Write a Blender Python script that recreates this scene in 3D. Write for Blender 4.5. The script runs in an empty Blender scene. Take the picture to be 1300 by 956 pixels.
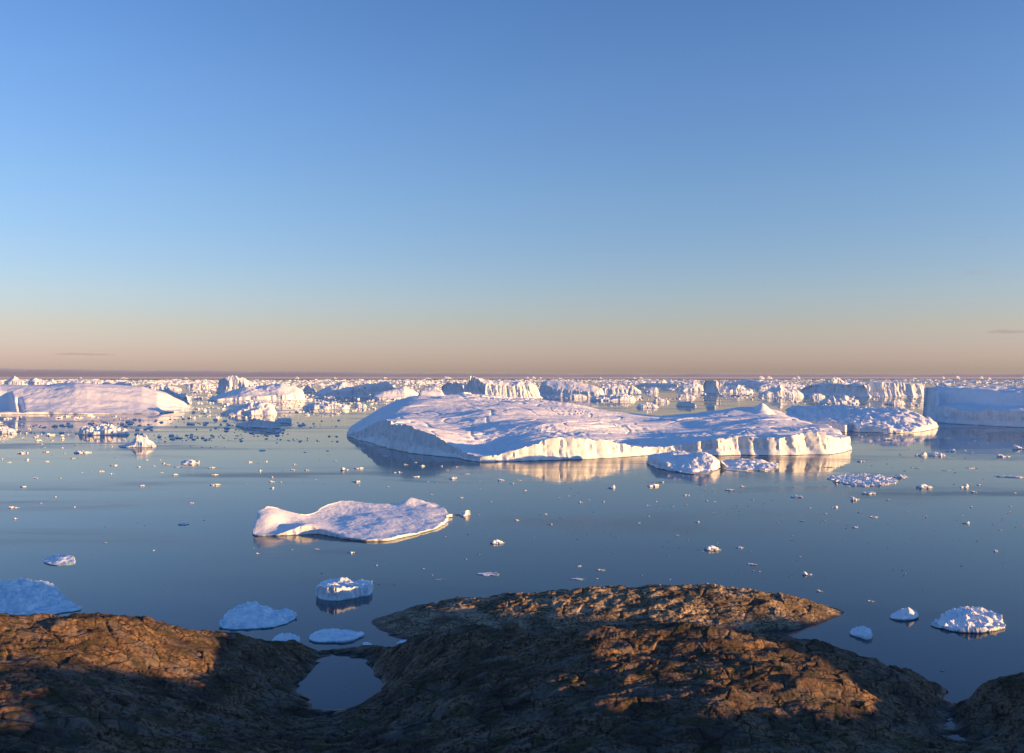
import bpy, math, random
import numpy as np

H, F, HZ, CX = 40.0, 1100.0, 479.5, 650.0      # eye height above the sea, focal length in photo pixels, horizon row, centre column
SUN_AZ, SUN_EL = 72.0, 3.6                     # sun behind the viewer, to the right
rng = np.random.default_rng(7)
random.seed(7)
sc = bpy.context.scene
COL = sc.collection

# ------------------------------------------------------------------ geometry of the view
def P(px, py, D):
    return ((px - CX) / F * D, D, H - D * (py - HZ) / F)
def W(px, py):
    D = H * F / (py - HZ)
    return ((px - CX) / F * D, D)
def A(px, D):
    return ((px - CX) / F * D, D)

# ------------------------------------------------------------------ noise
_perm = np.random.default_rng(11).permutation(256)
_perm = np.concatenate([_perm, _perm, _perm]).astype(np.int64)
_g = np.random.default_rng(12).normal(size=(256, 3)); _g /= np.linalg.norm(_g, axis=1)[:, None]
def perlin(x, y, z):
    x, y, z = np.broadcast_arrays(np.asarray(x, float), np.asarray(y, float), np.asarray(z, float))
    xi, yi, zi = np.floor(x).astype(np.int64), np.floor(y).astype(np.int64), np.floor(z).astype(np.int64)
    xf, yf, zf = x - xi, y - yi, z - zi
    xi &= 255; yi &= 255; zi &= 255
    u, v, w = [t * t * t * (t * (t * 6 - 15) + 10) for t in (xf, yf, zf)]
    def gr(dx, dy, dz):
        h = _perm[_perm[_perm[xi + dx] + yi + dy] + zi + dz] & 255
        g = _g[h]
        return g[..., 0] * (xf - dx) + g[..., 1] * (yf - dy) + g[..., 2] * (zf - dz)
    l = lambda a, b, t: a + t * (b - a)
    x00 = l(gr(0, 0, 0), gr(1, 0, 0), u); x10 = l(gr(0, 1, 0), gr(1, 1, 0), u)
    x01 = l(gr(0, 0, 1), gr(1, 0, 1), u); x11 = l(gr(0, 1, 1), gr(1, 1, 1), u)
    return l(l(x00, x10, v), l(x01, x11, v), w) * 1.5
def fbm(x, y, z=0.0, o=4, gain=.5):
    s, a = 0, 1.0
    for i in range(o):
        s = s + a * perlin(x + 17.3 * i, y - 9.1 * i, z + 5.7 * i); a *= gain; x, y, z = x * 2.03, y * 2.03, z * 2.03
    return s
def ridged(x, y, z=0.0, o=4, gain=.5):
    s, a = 0, 1.0
    for i in range(o):
        s = s + a * (1 - 2 * np.abs(perlin(x + 13.7 * i, y + 3.3 * i, z - 7.9 * i))); a *= gain; x, y, z = x * 2.1, y * 2.1, z * 2.1
    return s
def cells(x, y, seed=0):
    """2-D Worley noise: F1, F2-F1 and a random value per cell"""
    xi, yi = np.floor(x).astype(np.int64), np.floor(y).astype(np.int64)
    f1 = np.full(x.shape, 9.0); f2 = np.full(x.shape, 9.0); rv = np.zeros(x.shape)
    for dx in (-1, 0, 1):
        for dy in (-1, 0, 1):
            cx, cy = xi + dx, yi + dy
            h = _perm[(_perm[(cx + seed) & 255] + cy) & 255]; h2 = _perm[h + 91]; h3 = _perm[h2 + 33]
            d = np.hypot(cx + (h + .5) / 256 - x, cy + (h2 + .5) / 256 - y)
            n = d < f1
            f2 = np.where(n, f1, np.minimum(f2, d)); rv = np.where(n, h3 / 255.0, rv); f1 = np.where(n, d, f1)
    return f1, f2 - f1, rv
def sstep(a, b, x):
    t = np.clip((x - a) / (b - a), 0, 1); return t * t * (3 - 2 * t)

class TPS:
    """smooth surface through (x, y, z) points"""
    def __init__(s, pts, reg=1e-3):
        p = np.array(pts, float); s.p = p[:, :2]; s.sc = np.ptp(s.p, axis=0).max(); q = s.p / s.sc
        n = len(p); d2 = ((q[:, None] - q[None]) ** 2).sum(-1)
        K = np.where(d2 > 0, d2 * np.log(d2 + 1e-20) * .5, 0) + reg * np.eye(n) * .01
        Q = np.c_[np.ones(n), q]; M = np.block([[K, Q], [Q.T, np.zeros((3, 3))]])
        s.w = np.linalg.solve(M, np.r_[p[:, 2], 0, 0, 0])
    def __call__(s, x, y):
        x = np.asarray(x, float); sh = x.shape; x = x.ravel() / s.sc; y = np.asarray(y, float).ravel() / s.sc
        out = s.w[-3] + s.w[-2] * x + s.w[-1] * y
        q = s.p / s.sc
        for i in range(len(q)):
            d2 = (x - q[i, 0]) ** 2 + (y - q[i, 1]) ** 2
            out = out + s.w[i] * .5 * d2 * np.log(d2 + 1e-20)
        return out.reshape(sh)

# ------------------------------------------------------------------ mesh and object helpers
def quads_mesh(name, verts, quads, tris=None, smooth=True, sharp=None):
    me = bpy.data.meshes.new(name)
    quads = np.asarray(quads, np.int32).reshape(-1, 4); tris = np.zeros((0, 3), np.int32) if tris is None else np.asarray(tris, np.int32).reshape(-1, 3)
    nq, nt = len(quads), len(tris)
    me.vertices.add(len(verts)); me.vertices.foreach_set("co", np.asarray(verts, np.float32).ravel())
    me.loops.add(nq * 4 + nt * 3); me.loops.foreach_set("vertex_index", np.concatenate([quads.ravel(), tris.ravel()]))
    me.polygons.add(nq + nt)
    me.polygons.foreach_set("loop_start", np.concatenate([np.arange(nq) * 4, nq * 4 + np.arange(nt) * 3]).astype(np.int32))
    me.polygons.foreach_set("use_smooth", np.full(nq + nt, smooth, bool))
    me.update(calc_edges=True); me.validate()
    if sharp: me.set_sharp_from_angle(angle=math.radians(sharp))
    return me
def link(name, me, mat, label=None, cat=None, group=None, kind=None, loc=(0, 0, 0)):
    o = bpy.data.objects.new(name, me); COL.objects.link(o); o.location = loc
    if mat is not None and not len(me.materials): me.materials.append(mat)
    if label: o["label"] = label
    if cat: o["category"] = cat
    if group: o["group"] = group
    if kind: o["kind"] = kind
    return o
def ringmesh(rings, close_top=True):
    """stack of equally long closed rings -> verts, quads, tris (last entry of rings may be a single centre)"""
    n = len(rings[0]); k = len(rings)
    v = np.concatenate(rings); i = np.arange(n); j = (i + 1) % n
    q = [np.c_[r * n + i, r * n + j, (r + 1) * n + j, (r + 1) * n + i] for r in range(k - 1)]
    t = None
    if close_top:
        c = rings[-1].mean(0); v = np.r_[v, c[None]]; b = (k - 1) * n
        t = np.c_[b + i, b + j, np.full(n, k * n)]
    return v, np.concatenate(q), t
def resample(poly, n, curved=True):
    p = np.array(poly, float)
    a = np.sum(p[:, 0] * np.roll(p[:, 1], -1) - np.roll(p[:, 0], -1) * p[:, 1])
    if a < 0: p = p[::-1]
    if curved:
        q = []
        m = len(p)
        for i in range(m):
            p0, p1, p2, p3 = p[i - 1], p[i], p[(i + 1) % m], p[(i + 2) % m]
            t = np.linspace(0, 1, 12, endpoint=False)[:, None]
            q.append(.5 * ((2 * p1) + (-p0 + p2) * t + (2 * p0 - 5 * p1 + 4 * p2 - p3) * t ** 2 + (-p0 + 3 * p1 - 3 * p2 + p3) * t ** 3))
        p = np.concatenate(q)
    pc = np.r_[p, p[:1]]; s = np.r_[0, np.cumsum(np.linalg.norm(np.diff(pc, axis=0), axis=1))]
    u = np.linspace(0, s[-1], n, endpoint=False)
    return np.c_[np.interp(u, s, pc[:, 0]), np.interp(u, s, pc[:, 1])]
def berg_mesh(name, foot, top, nt=200, nw=8, nr=24, edge=.5, esc=5.0, flute=.4, lean=.12, notch=.2, nz=.5, under=1.0, zmin=.15, centre=None, seed=0.0, curved=True, sharp=40):
    """floating ice: a ragged cliff round the footprint and a top surface top(x, y)"""
    p = resample(foot, nt, curved)
    d = np.roll(p, -1, 0) - np.roll(p, 1, 0); d /= np.linalg.norm(d, axis=1)[:, None] + 1e-9
    nrm = np.c_[d[:, 1], -d[:, 0]]
    p = p + nrm * (edge * fbm(p[:, 0] / esc, p[:, 1] / esc, seed, 4))[:, None]
    zt = np.maximum(top(p[:, 0], p[:, 1]), zmin)
    rings = []
    def ring(off, z):
        return np.c_[p + nrm * np.asarray(off)[:, None], z]
    rings.append(ring(np.full(nt, -.3 * under), np.full(nt, -under)))
    for j in range(nw + 1):
        t = j / nw
        z = -.06 + (zt + .06) * t
        off = -lean * z
        off = off - notch * np.exp(-((z - .35 * nz) / (.4 * nz)) ** 2)
        jx, jy = p[:, 0] + .25 * z, p[:, 1] - .2 * z
        f1, e, rv = cells(jx / (esc * .8), jy / (esc * .8), int(seed * 3))                      # slabs split by upright fractures
        g1, e2, rw = cells(jx / (esc * .3), jy / (esc * .3) + z / (esc * .9), int(seed * 5) + 2)
        fl = flute * (1.1 * rv + .45 * (1 - sstep(0, .13, e)) + .45 * rw + .7 * np.abs(fbm(p[:, 0] / (esc * .35), p[:, 1] / (esc * .35), z / (esc * .5) + seed, 3)))
        off = off - np.minimum(fl, zt * .6) * min(1, t * 3) * (1 - .25 * t)
        rings.append(ring(off, z))
    rim = rings[-1][:, :2]
    c = np.array(centre if centre is not None else rim.mean(0))
    for r in np.linspace(1, 0, nr + 1)[1:-1] ** .8:
        q = c + (rim - c) * r
        rings.append(np.c_[q, np.maximum(top(q[:, 0], q[:, 1]), zmin)])
    v, q, t = ringmesh(rings)
    v[-1, 2] = max(zmin, float(top(v[-1:, 0], v[-1:, 1])[0]))
    return quads_mesh(name, v, q, t, True, sharp)

# ------------------------------------------------------------------ materials
def mat(name):
    m = bpy.data.materials.new(name); m.use_nodes = True
    nt = m.node_tree; return m, nt, nt.nodes, nt.links, nt.nodes["Principled BSDF"]
def N(nt, t, **kw):
    n = nt.nodes.new(t)
    for k, v in kw.items():
        if k in n.inputs.keys() if isinstance(k, str) else False: n.inputs[k].default_value = v
        else: setattr(n, k, v)
    return n
def ramp(nt, src, stops, interp='LINEAR'):
    r = nt.nodes.new("ShaderNodeValToRGB"); r.color_ramp.interpolation = interp
    e = r.color_ramp.elements
    while len(e) < len(stops): e.new(.5)
    for el, (pos, c) in zip(e, stops):
        el.position = pos; el.color = tuple(c) + (1,) if len(c) == 3 else c
    nt.links.new(src, r.inputs[0]); return r.outputs[0]
def noise(nt, vec, scale, detail=4, rough=.55, dist=0.0):
    n = nt.nodes.new("ShaderNodeTexNoise"); n.inputs["Scale"].default_value = scale; n.inputs["Detail"].default_value = detail
    n.inputs["Roughness"].default_value = rough; n.inputs["Distortion"].default_value = dist
    nt.links.new(vec, n.inputs["Vector"]); return n.outputs["Fac"]
def mapping(nt, vec, scale=(1, 1, 1), rot=(0, 0, 0)):
    n = nt.nodes.new("ShaderNodeMapping"); n.inputs["Scale"].default_value = scale; n.inputs["Rotation"].default_value = rot
    nt.links.new(vec, n.inputs["Vector"]); return n.outputs[0]
def mixc(nt, f, a, b, mode='MIX'):
    n = nt.nodes.new("ShaderNodeMix"); n.data_type = 'RGBA'; n.blend_type = mode
    for idx, val in ((0, f), (6, a), (7, b)):
        if hasattr(val, "is_linked") or isinstance(val, bpy.types.NodeSocket): nt.links.new(val, n.inputs[idx])
        else: n.inputs[idx].default_value = val if idx == 0 else tuple(val) + (1,)
    return n.outputs[2]
def math_(nt, op, a, b=0.0):
    n = nt.nodes.new("ShaderNodeMath"); n.operation = op
    for i, v in enumerate((a, b)):
        if isinstance(v, bpy.types.NodeSocket): nt.links.new(v, n.inputs[i])
        else: n.inputs[i].default_value = v
    return n.outputs[0]
def maprange(nt, v, a, b, c=0.0, d=1.0):
    n = nt.nodes.new("ShaderNodeMapRange"); n.clamp = True
    nt.links.new(v, n.inputs[0])
    for i, x in enumerate((a, b, c, d)): n.inputs[i + 1].default_value = x
    return n.outputs[0]
def bump(nt, h, strength, dist, prev=None):
    n = nt.nodes.new("ShaderNodeBump"); n.inputs["Strength"].default_value = strength; n.inputs["Distance"].default_value = dist
    nt.links.new(h, n.inputs["Height"])
    if prev is not None: nt.links.new(prev, n.inputs["Normal"])
    return n.outputs[0]

def ice_material(name, scale, base=(.84, .87, .91), band=.35, bumpd=.25, teal=(.05, .13, .15), deep=.92):
    """snow-covered ice; scale is the size in metres of its surface grain"""
    m, nt, nd, lk, b = mat(name)
    geo = nd.new("ShaderNodeNewGeometry"); pos = geo.outputs["Position"]
    sep = nd.new("ShaderNodeSeparateXYZ"); lk.new(pos, sep.inputs[0])
    sn = nd.new("ShaderNodeSeparateXYZ"); lk.new(geo.outputs["True Normal"], sn.inputs[0])
    n1 = noise(nt, pos, .35 / scale, 5, .6)
    streak = noise(nt, mapping(nt, pos, (1.4 / scale, 1.4 / scale, .12 / scale)), 1.0, 4, .6)
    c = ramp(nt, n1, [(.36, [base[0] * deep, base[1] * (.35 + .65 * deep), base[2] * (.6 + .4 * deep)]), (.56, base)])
    bare = ramp(nt, streak, [(.3, (.44, .57, .70)), (.5, (.68, .77, .85)), (.7, (.84, .87, .90))])
    steep = maprange(nt, sn.outputs[2], .55, .25)
    c = mixc(nt, math_(nt, 'MULTIPLY', steep, .75), c, bare)
    wob = noise(nt, pos, .5 / scale, 3)
    zz = math_(nt, 'ADD', sep.outputs[2], math_(nt, 'MULTIPLY', math_(nt, 'SUBTRACT', wob, .5), band * 1.2))
    wet = maprange(nt, zz, band, band * .25)
    c = mixc(nt, wet, c, teal)
    lk.new(c, b.inputs["Base Color"])
    lk.new(maprange(nt, wet, 0, 1, .75, .25), b.inputs["Roughness"])
    b.inputs["Specular IOR Level"].default_value = .25
    h = math_(nt, 'ADD', noise(nt, pos, .9 / scale, 6, .62), math_(nt, 'MULTIPLY', noise(nt, mapping(nt, pos, (1, .35, 1), (0, 0, .6)), .28 / scale, 5, .6), 1.4))
    lk.new(bump(nt, h, .8, bumpd * scale), b.inputs["Normal"])
    return m
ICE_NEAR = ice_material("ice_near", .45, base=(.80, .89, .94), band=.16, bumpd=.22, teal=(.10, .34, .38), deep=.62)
ICE_MID = ice_material("ice_floe", .9, band=.22, bumpd=.2)
ICE_BIG = ice_material("ice_berg", 2.6, band=.4, bumpd=.16)
ICE_FAR = ice_material("ice_far", 6.0, band=.3, bumpd=.22)
ICE_BIT = ice_material("ice_bit", .5, base=(.86, .88, .90), band=.10, bumpd=.2)

def rock_material(name, light, dark, moss_amt, wet0=.9, slab=(.21, .20, .19)):
    m, nt, nd, lk, b = mat(name)
    geo = nd.new("ShaderNodeNewGeometry"); pos = geo.outputs["Position"]
    sep = nd.new("ShaderNodeSeparateXYZ"); lk.new(pos, sep.inputs[0])
    sn = nd.new("ShaderNodeSeparateXYZ"); lk.new(geo.outputs["Normal"], sn.inputs[0])
    band = mapping(nt, pos, (.35, 1.1, 1.6), (.25, .1, .35))
    n1 = noise(nt, band, .8, 7, .62, .4)
    n2 = noise(nt, pos, 2.6, 6, .65)
    n3 = noise(nt, pos, .22, 4, .55)
    c = ramp(nt, n1, [(.32, [x * .55 for x in light]), (.48, [x * .8 for x in light]), (.66, light)])
    c = mixc(nt, ramp(nt, n2, [(.40, (1, 1, 1)), (.56, (0, 0, 0))]), c, dark)
    n4 = noise(nt, mapping(nt, pos, (.5, 1.3, 1), (0, 0, .38)), .33, 5, .6)
    c = mixc(nt, ramp(nt, n4, [(.50, (0, 0, 0)), (.60, (.7, .7, .7))]), c, slab)
    c = mixc(nt, ramp(nt, n3, [(.46, (0, 0, 0)), (.60, (.8, .8, .8))]), c, [x * 1.25 for x in dark])
    vo = nd.new("ShaderNodeTexVoronoi"); vo.feature = 'DISTANCE_TO_EDGE'; vo.inputs["Scale"].default_value = .55
    wv = nd.new("ShaderNodeMix"); wv.data_type = 'VECTOR'; wv.inputs[0].default_value = .12
    lk.new(band, wv.inputs[4]); nn = nd.new("ShaderNodeTexNoise"); nn.inputs["Scale"].default_value = 1.2; lk.new(pos, nn.inputs["Vector"]); lk.new(nn.outputs["Color"], wv.inputs[5])
    lk.new(wv.outputs[1], vo.inputs["Vector"])
    crack = ramp(nt, vo.outputs["Distance"], [(0, (0, 0, 0)), (.05, (1, 1, 1))])
    moss = math_(nt, 'MULTIPLY', math_(nt, 'MULTIPLY', maprange(nt, noise(nt, pos, .5, 5, .6), .5, .6), maprange(nt, sn.outputs[2], .6, .9)), moss_amt)
    c = mixc(nt, math_(nt, 'MULTIPLY', math_(nt, 'SUBTRACT', 1.0, crack), .7), c, [x * .4 for x in dark])
    c = mixc(nt, moss, c, (.055, .05, .016))
    wet = maprange(nt, math_(nt, 'ADD', sep.outputs[2], math_(nt, 'MULTIPLY', n2, .5)), wet0 + .25, wet0 * .5)
    c = mixc(nt, wet, c, (.018, .016, .013))
    lk.new(c, b.inputs["Base Color"])
    lk.new(maprange(nt, wet, 0, 1, .8, .35), b.inputs["Roughness"])
    b.inputs["Specular IOR Level"].default_value = .3
    nb = bump(nt, crack, .6, .12)
    nb = bump(nt, n1, .7, .35, nb)
    nb = bump(nt, n2, .5, .12, nb)
    nb = bump(nt, noise(nt, pos, 9, 5, .7), .4, .04, nb)
    lk.new(nb, b.inputs["Normal"])
    return m
ROCK = rock_material("dark_gneiss", (.26, .165, .095), (.03, .022, .017), .8, .9, (.15, .13, .115))
ROCK_PALE = rock_material("pale_gneiss", (.50, .385, .25), (.06, .046, .034), .35, .5, (.42, .35, .27))

def water_material():
    m, nt, nd, lk, b = mat("calm_sea")
    geo = nd.new("ShaderNodeNewGeometry"); pos = geo.outputs["Position"]
    b.inputs["IOR"].default_value = 1.333
    b.inputs["Specular IOR Level"].default_value = .5
    b.inputs["Base Color"].default_value = (.022, .052, .088, 1)
    patch = noise(nt, mapping(nt, pos, (.4, 1.6, 1)), .012, 5, .6, .6)
    dist = nd.new("ShaderNodeVectorMath"); dist.operation = 'LENGTH'; lk.new(pos, dist.inputs[0])
    wind = maprange(nt, dist.outputs["Value"], 6000, 16000)
    calm = ramp(nt, patch, [(.35, (.02, .02, .02)), (.5, (.05, .05, .05)), (.64, (.24, .24, .24))])
    lk.new(math_(nt, 'ADD', calm, math_(nt, 'MULTIPLY', wind, .4)), b.inputs["Roughness"])
    h = math_(nt, 'ADD', noise(nt, mapping(nt, pos, (.6, 1, 1), (0, 0, .5)), .35, 3, .5), math_(nt, 'MULTIPLY', noise(nt, mapping(nt, pos, (1, .6, 1), (0, 0, .9)), 1.7, 3, .5), .15))
    lk.new(bump(nt, h, .10, .06), b.inputs["Normal"])
    return m
SEA = water_material()

# ------------------------------------------------------------------ sea
ang = np.linspace(0, 2 * np.pi, 96, endpoint=False)
rings = [np.c_[np.cos(ang) * r, np.sin(ang) * r, np.zeros(96)] for r in (62000, 20000, 6000, 2000, 600, 150)]
v, q, t = ringmesh(rings)
link("sea", quads_mesh("sea", v, q, t, False), SEA, kind="structure")

# ------------------------------------------------------------------ headland (the ground the picture is taken from, plus unseen knolls added to cast shade)
T = [P(*a) for a in [
    (-120, 785, 99), (-40, 782, 100), (0, 782, 100), (60, 781, 101), (120, 780.5, 102), (155, 783, 103), (185, 795, 106), (215, 802, 110), (250, 805, 114), (300, 808, 118), (340, 812, 121), (380, 818, 124),
    (0, 830, 90), (100, 840, 92), (0, 866, 82), (100, 866, 84), (200, 850, 98), (300, 840, 108), (300, 866, 102), (358, 850, 113), (362, 868, 107),
    (390, 823, 126), (440, 824, 126.5), (490, 822, 127), (500, 820, 124), (530, 808, 120), (560, 804, 116), (620, 802, 112), (700, 800, 108), (760, 797, 106), (860, 794, 105), (950, 799, 106), (1000, 808, 107),
    (1050, 821, 108), (1090, 830, 108), (1150, 846, 109), (1190, 866, 110),
    (600, 840, 102), (700, 840, 98), (860, 840, 96), (1000, 845, 98), (1100, 856, 102), (500, 866, 106), (600, 866, 96), (750, 866, 90), (900, 866, 89), (1050, 866, 93), (1150, 866, 102),
    (600, 956, 80), (750, 956, 76), (900, 956, 76), (1050, 956, 78), (1200, 956, 82), (1300, 956, 80), (0, 956, 68), (200, 956, 74), (420, 918, 99), (420, 956, 85),
    (1300, 862.5, 98), (1262, 868, 100), (1240, 873, 102), (1360, 857, 97)]]
T += [(*A(px, D), z) for px, D, z in [
    (-100, 120, -3), (0, 119, -3), (100, 119, -3), (180, 120, -3), (260, 127, -3), (340, 131, -3), (420, 132, -2.2), (480, 132.5, -2.2), (540, 127, -2), (600, 125, -2.2), (680, 123, -2.2), (760, 122, -2.5),
    (860, 121, -2.5), (950, 121, -2.5), (1050, 119, -2.5), (1150, 117, -2.5), (1198, 113, -1.2), (1204, 108, -1.1), (1208, 102, -1.0), (1206, 97, -.6), (1225, 108, -1.6), (1240, 112, -2.5), (1300, 112, -2.5), (420, 120, -1.1), (450, 119.5, -1.0), (402, 113, -1.1), (430, 112, -1.3), (460, 113.5, -1.1), (430, 107, -1.0), (410, 106.5, -.7), (455, 107, -.8),
    (500, 150, -7), (900, 150, -7), (1300, 150, -7), (100, 150, -7)]]
for px in (-150, 100, 350, 650, 900, 1150, 1400):
    for D in (6, 20, 40, 58):
        T.append((*A(px, D), 38.4 - .475 * D))
T += [(*W(*a), .05) for a in [(474, 846), (482, 866), (386, 858), (374, 880), (484, 886), (440, 829), (400, 838), (430, 905)]]
T += [(36, 36, 17), (38, 27, 19), (28, 30, 21)]
T += [(0, 0, 38.3), (60, 0, 20), (100, 0, 16), (150, 0, 15), (200, 0, 14), (250, 0, 12), (300, 0, 6), (340, 0, -5),
      (70, 70, 6.5), (92, 70, 6), (115, 70, 8), (133, 70, 11), (148, 70, 11), (154, 70, 20.5), (160, 70, 22), (170, 70, 22), (184, 70, 21), (191, 70, 15), (202, 70, 14), (201, 70, 14), (208, 70, 15.6), (215, 70, 15.4), (221, 70, 12), (230, 70, 9), (245, 70, 13), (250, 70, 16), (254, 70, 15.5), (261, 70, 10), (275, 70, 2), (300, 70, -6),  # unseen knolls, added out of frame to shade the near bergs and islet
      (92, 35, 17), (104, 35, 21.5), (116, 35, 18), (126, 35, 10), (160, 35, 12), (220, 35, 11), (270, 35, 4), (146, 58, 11), (158, 57, 11), (172, 58, 11), (186, 58, 11), (150, 82, 9), (160, 84, 9), (172, 85, 9), (186, 83, 9), (120, 95, 1), (150, 105, 2), (175, 107, 1), (220, 105, -1), (255, 104, -2), (110, 116, -4), (150, 132, -7), (260, 140, -9),  # first knoll added out of view to shade the left rock's foot
      (-60, 0, 30), (-100, 0, 25), (-100, 60, 14), (-110, 110, 2), (-200, 50, 8), (-150, 140, -6), (0, -40, 39), (0, -120, 40), (-150, -100, 30), (120, -60, 18), (200, -60, 16), (160, -150, 22), (300, -100, 2), (0, -320, 36), (-300, -200, 20), (360, 40, -9), (330, -320, 2), (-330, 100, -4), (200, 220, -12), (-200, 220, -12), (0, 300, -14)]
T_ = TPS(T)
def rock_detail(x, y):
    d = .9 * fbm(x / 12, y / 7, 1.0, 3) + .3 * fbm(x / 3.6, y / 2.2, 4.0, 3)
    u, w = x * .92 + y * .38, -x * .38 + y * .92                      # strike of the banding
    d = d + .36 * ridged(u / 10, w / 2.6, 2.0, 4) - .25
    f1, e, rv = cells(u / 4.5 + .4 * perlin(x / 3, y / 3, 0.3), w / 2.4 + .4 * perlin(x / 3, y / 3, 7.7), 3)
    d = d + (rv - .5) * .42 * sstep(.0, .08, e) - .30 * (1 - sstep(0, .07, e))
    f1, e, rv = cells(u / 1.3, w / .8, 8)
    return d + (rv - .5) * .10 - .08 * (1 - sstep(0, .15, e))
def head_z(x, y):
    z = T_(x, y)
    k = sstep(-2.5, 3.0, z)
    return z + rock_detail(x, y) * (.35 + .65 * k) * sstep(3, 30, np.hypot(x, y))
tf = np.linspace(math.radians(-38), math.radians(38), 1150); tb = np.r_[np.linspace(math.radians(38), math.radians(90), 150), np.linspace(math.radians(91), math.radians(322), 110)][1:-1]
th = np.r_[tf, tb]
rr = np.r_[np.linspace(.8, 60, 46), np.linspace(60.4, 134, 330), np.linspace(136, 400, 90)]
X, Y = np.sin(th)[None] * rr[:, None], np.cos(th)[None] * rr[:, None]
Z = head_z(X, Y)
Z[-1] = -14
rings = [np.c_[X[k], Y[k], Z[k]] for k in range(len(rr) - 1, -1, -1)]
rings = [r[::-1] for r in rings]
v, q, t = ringmesh(rings)
link("rocky_headland", quads_mesh("rocky_headland", v, q, t, True), ROCK, kind="structure")

# ------------------------------------------------------------------ islet just off the headland
I = [P(*a) for a in [(478, 787, 142), (500, 779, 146), (540, 769, 147), (580, 763, 147), (640, 758, 147), (700, 753, 147), (750, 750, 147), (800, 748, 147), (850, 745.5, 147), (900, 747, 147), (950, 751, 147), (1000, 759, 147), (1035, 768, 147), (1058, 774.5, 147.3),
     (1000, 781, 141), (900, 781, 139), (800, 781, 139), (700, 781, 139), (600, 782, 140), (530, 787, 139)]]
I += [(*A(px, D), z) for px, D, z in [(470, 142, -.1), (485, 137.3, 0), (514, 132.5, 0), (600, 131, 0), (700, 131, 0), (800, 131, 0), (900, 132, 0), (1000, 137, 0), (1040, 142, 0), (1073, 147, -.05)]]
for px in range(460, 1100, 60):
    I += [(*A(px, 157), -3), (*A(px, 126 + 8 * (px > 980)), -2)]
I += [(*A(440, 140), -2), (*A(1110, 147), -2.5), (*A(1060, 140), -1.2), (*A(1085, 143), -1.8)]
I_ = TPS(I)
def islet_z(x, y):
    z = I_(x, y); k = sstep(-.5, 2.2, z)
    u, w = x * .97 + y * .25, -x * .25 + y * .97
    d = .35 * fbm(x / 6, y / 4, 3.0, 4) + .4 * (ridged(u / 7, w / 2.0, 6.0, 4) - .3)
    f1, e, rv = cells(u / 3.2 + .3 * perlin(x / 2, y / 2, .3), w / 1.6 + .3 * perlin(x / 2, y / 2, 3.3), 5)
    d = d + (rv - .5) * .6 * sstep(0, .1, e) - .25 * (1 - sstep(0, .12, e))
    f1, e, rv = cells(u / 1.1, w / .6, 18)
    d = d + (rv - .5) * .2 - .10 * (1 - sstep(0, .15, e))
    return z + d * (.12 + .88 * k)
gx = np.linspace(-30, 64, 640); gy = np.linspace(126, 157, 230)
X, Y = np.meshgrid(gx, gy); Z = np.maximum(islet_z(X, Y), -2.0)
ny, nx = X.shape; idx = np.arange(ny * nx).reshape(ny, nx)
q = np.c_[idx[:-1, :-1].ravel(), idx[:-1, 1:].ravel(), idx[1:, 1:].ravel(), idx[1:, :-1].ravel()]
link("rocky_islet", quads_mesh("rocky_islet", np.c_[X.ravel(), Y.ravel(), Z.ravel()], q, None, True), ROCK_PALE, kind="structure")

# ------------------------------------------------------------------ the large iceberg in the middle
M = [P(*a) for a in [
    (620, 578, 425), (650, 573, 421), (690, 562, 420), (705, 558, 420), (735, 558, 421), (760, 560, 421), (775, 557, 421), (795, 562, 423), (815, 572, 425), (830, 574, 427), (860, 567, 429), (890, 562, 430), (930, 565, 430), (960, 557, 432),
    (990, 561, 433), (1030, 555, 435), (1050, 556, 440), (1075, 561, 447),
    (442, 549, 600), (452, 541, 606), (470, 529, 612), (500, 512, 650), (462, 545, 570), (474, 537, 545), (490, 533, 512), (510, 537, 486), (530, 541, 468), (548, 549, 456), (566, 558, 445), (585, 570, 437), (505, 526, 540), (500, 521, 585), (545, 537, 505), (555, 532, 530), (550, 525, 560), (600, 569, 447), (600, 545, 495), (600, 525, 550), (620, 510, 640),
    (575, 501, 680), (640, 504, 680), (700, 510, 680), (750, 518, 680), (800, 526, 680), (840, 528, 690), (900, 524, 700), (950, 519, 700), (975, 520, 660), (1000, 532, 600), (1040, 545, 520),
    (700, 540, 500), (700, 525, 580), (650, 540, 500), (750, 545, 500), (800, 550, 500), (850, 555, 480), (850, 540, 570), (900, 545, 530), (950, 545, 520), (1000, 550, 490)]]
M += [(*A(px, D), z) for px, D, z in [(440, 640, 2), (480, 690, 8), (560, 725, 18), (650, 745, 18), (750, 745, 10), (850, 745, 5), (950, 735, 8), (1020, 640, 6)]]
M_ = TPS(M)
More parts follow.
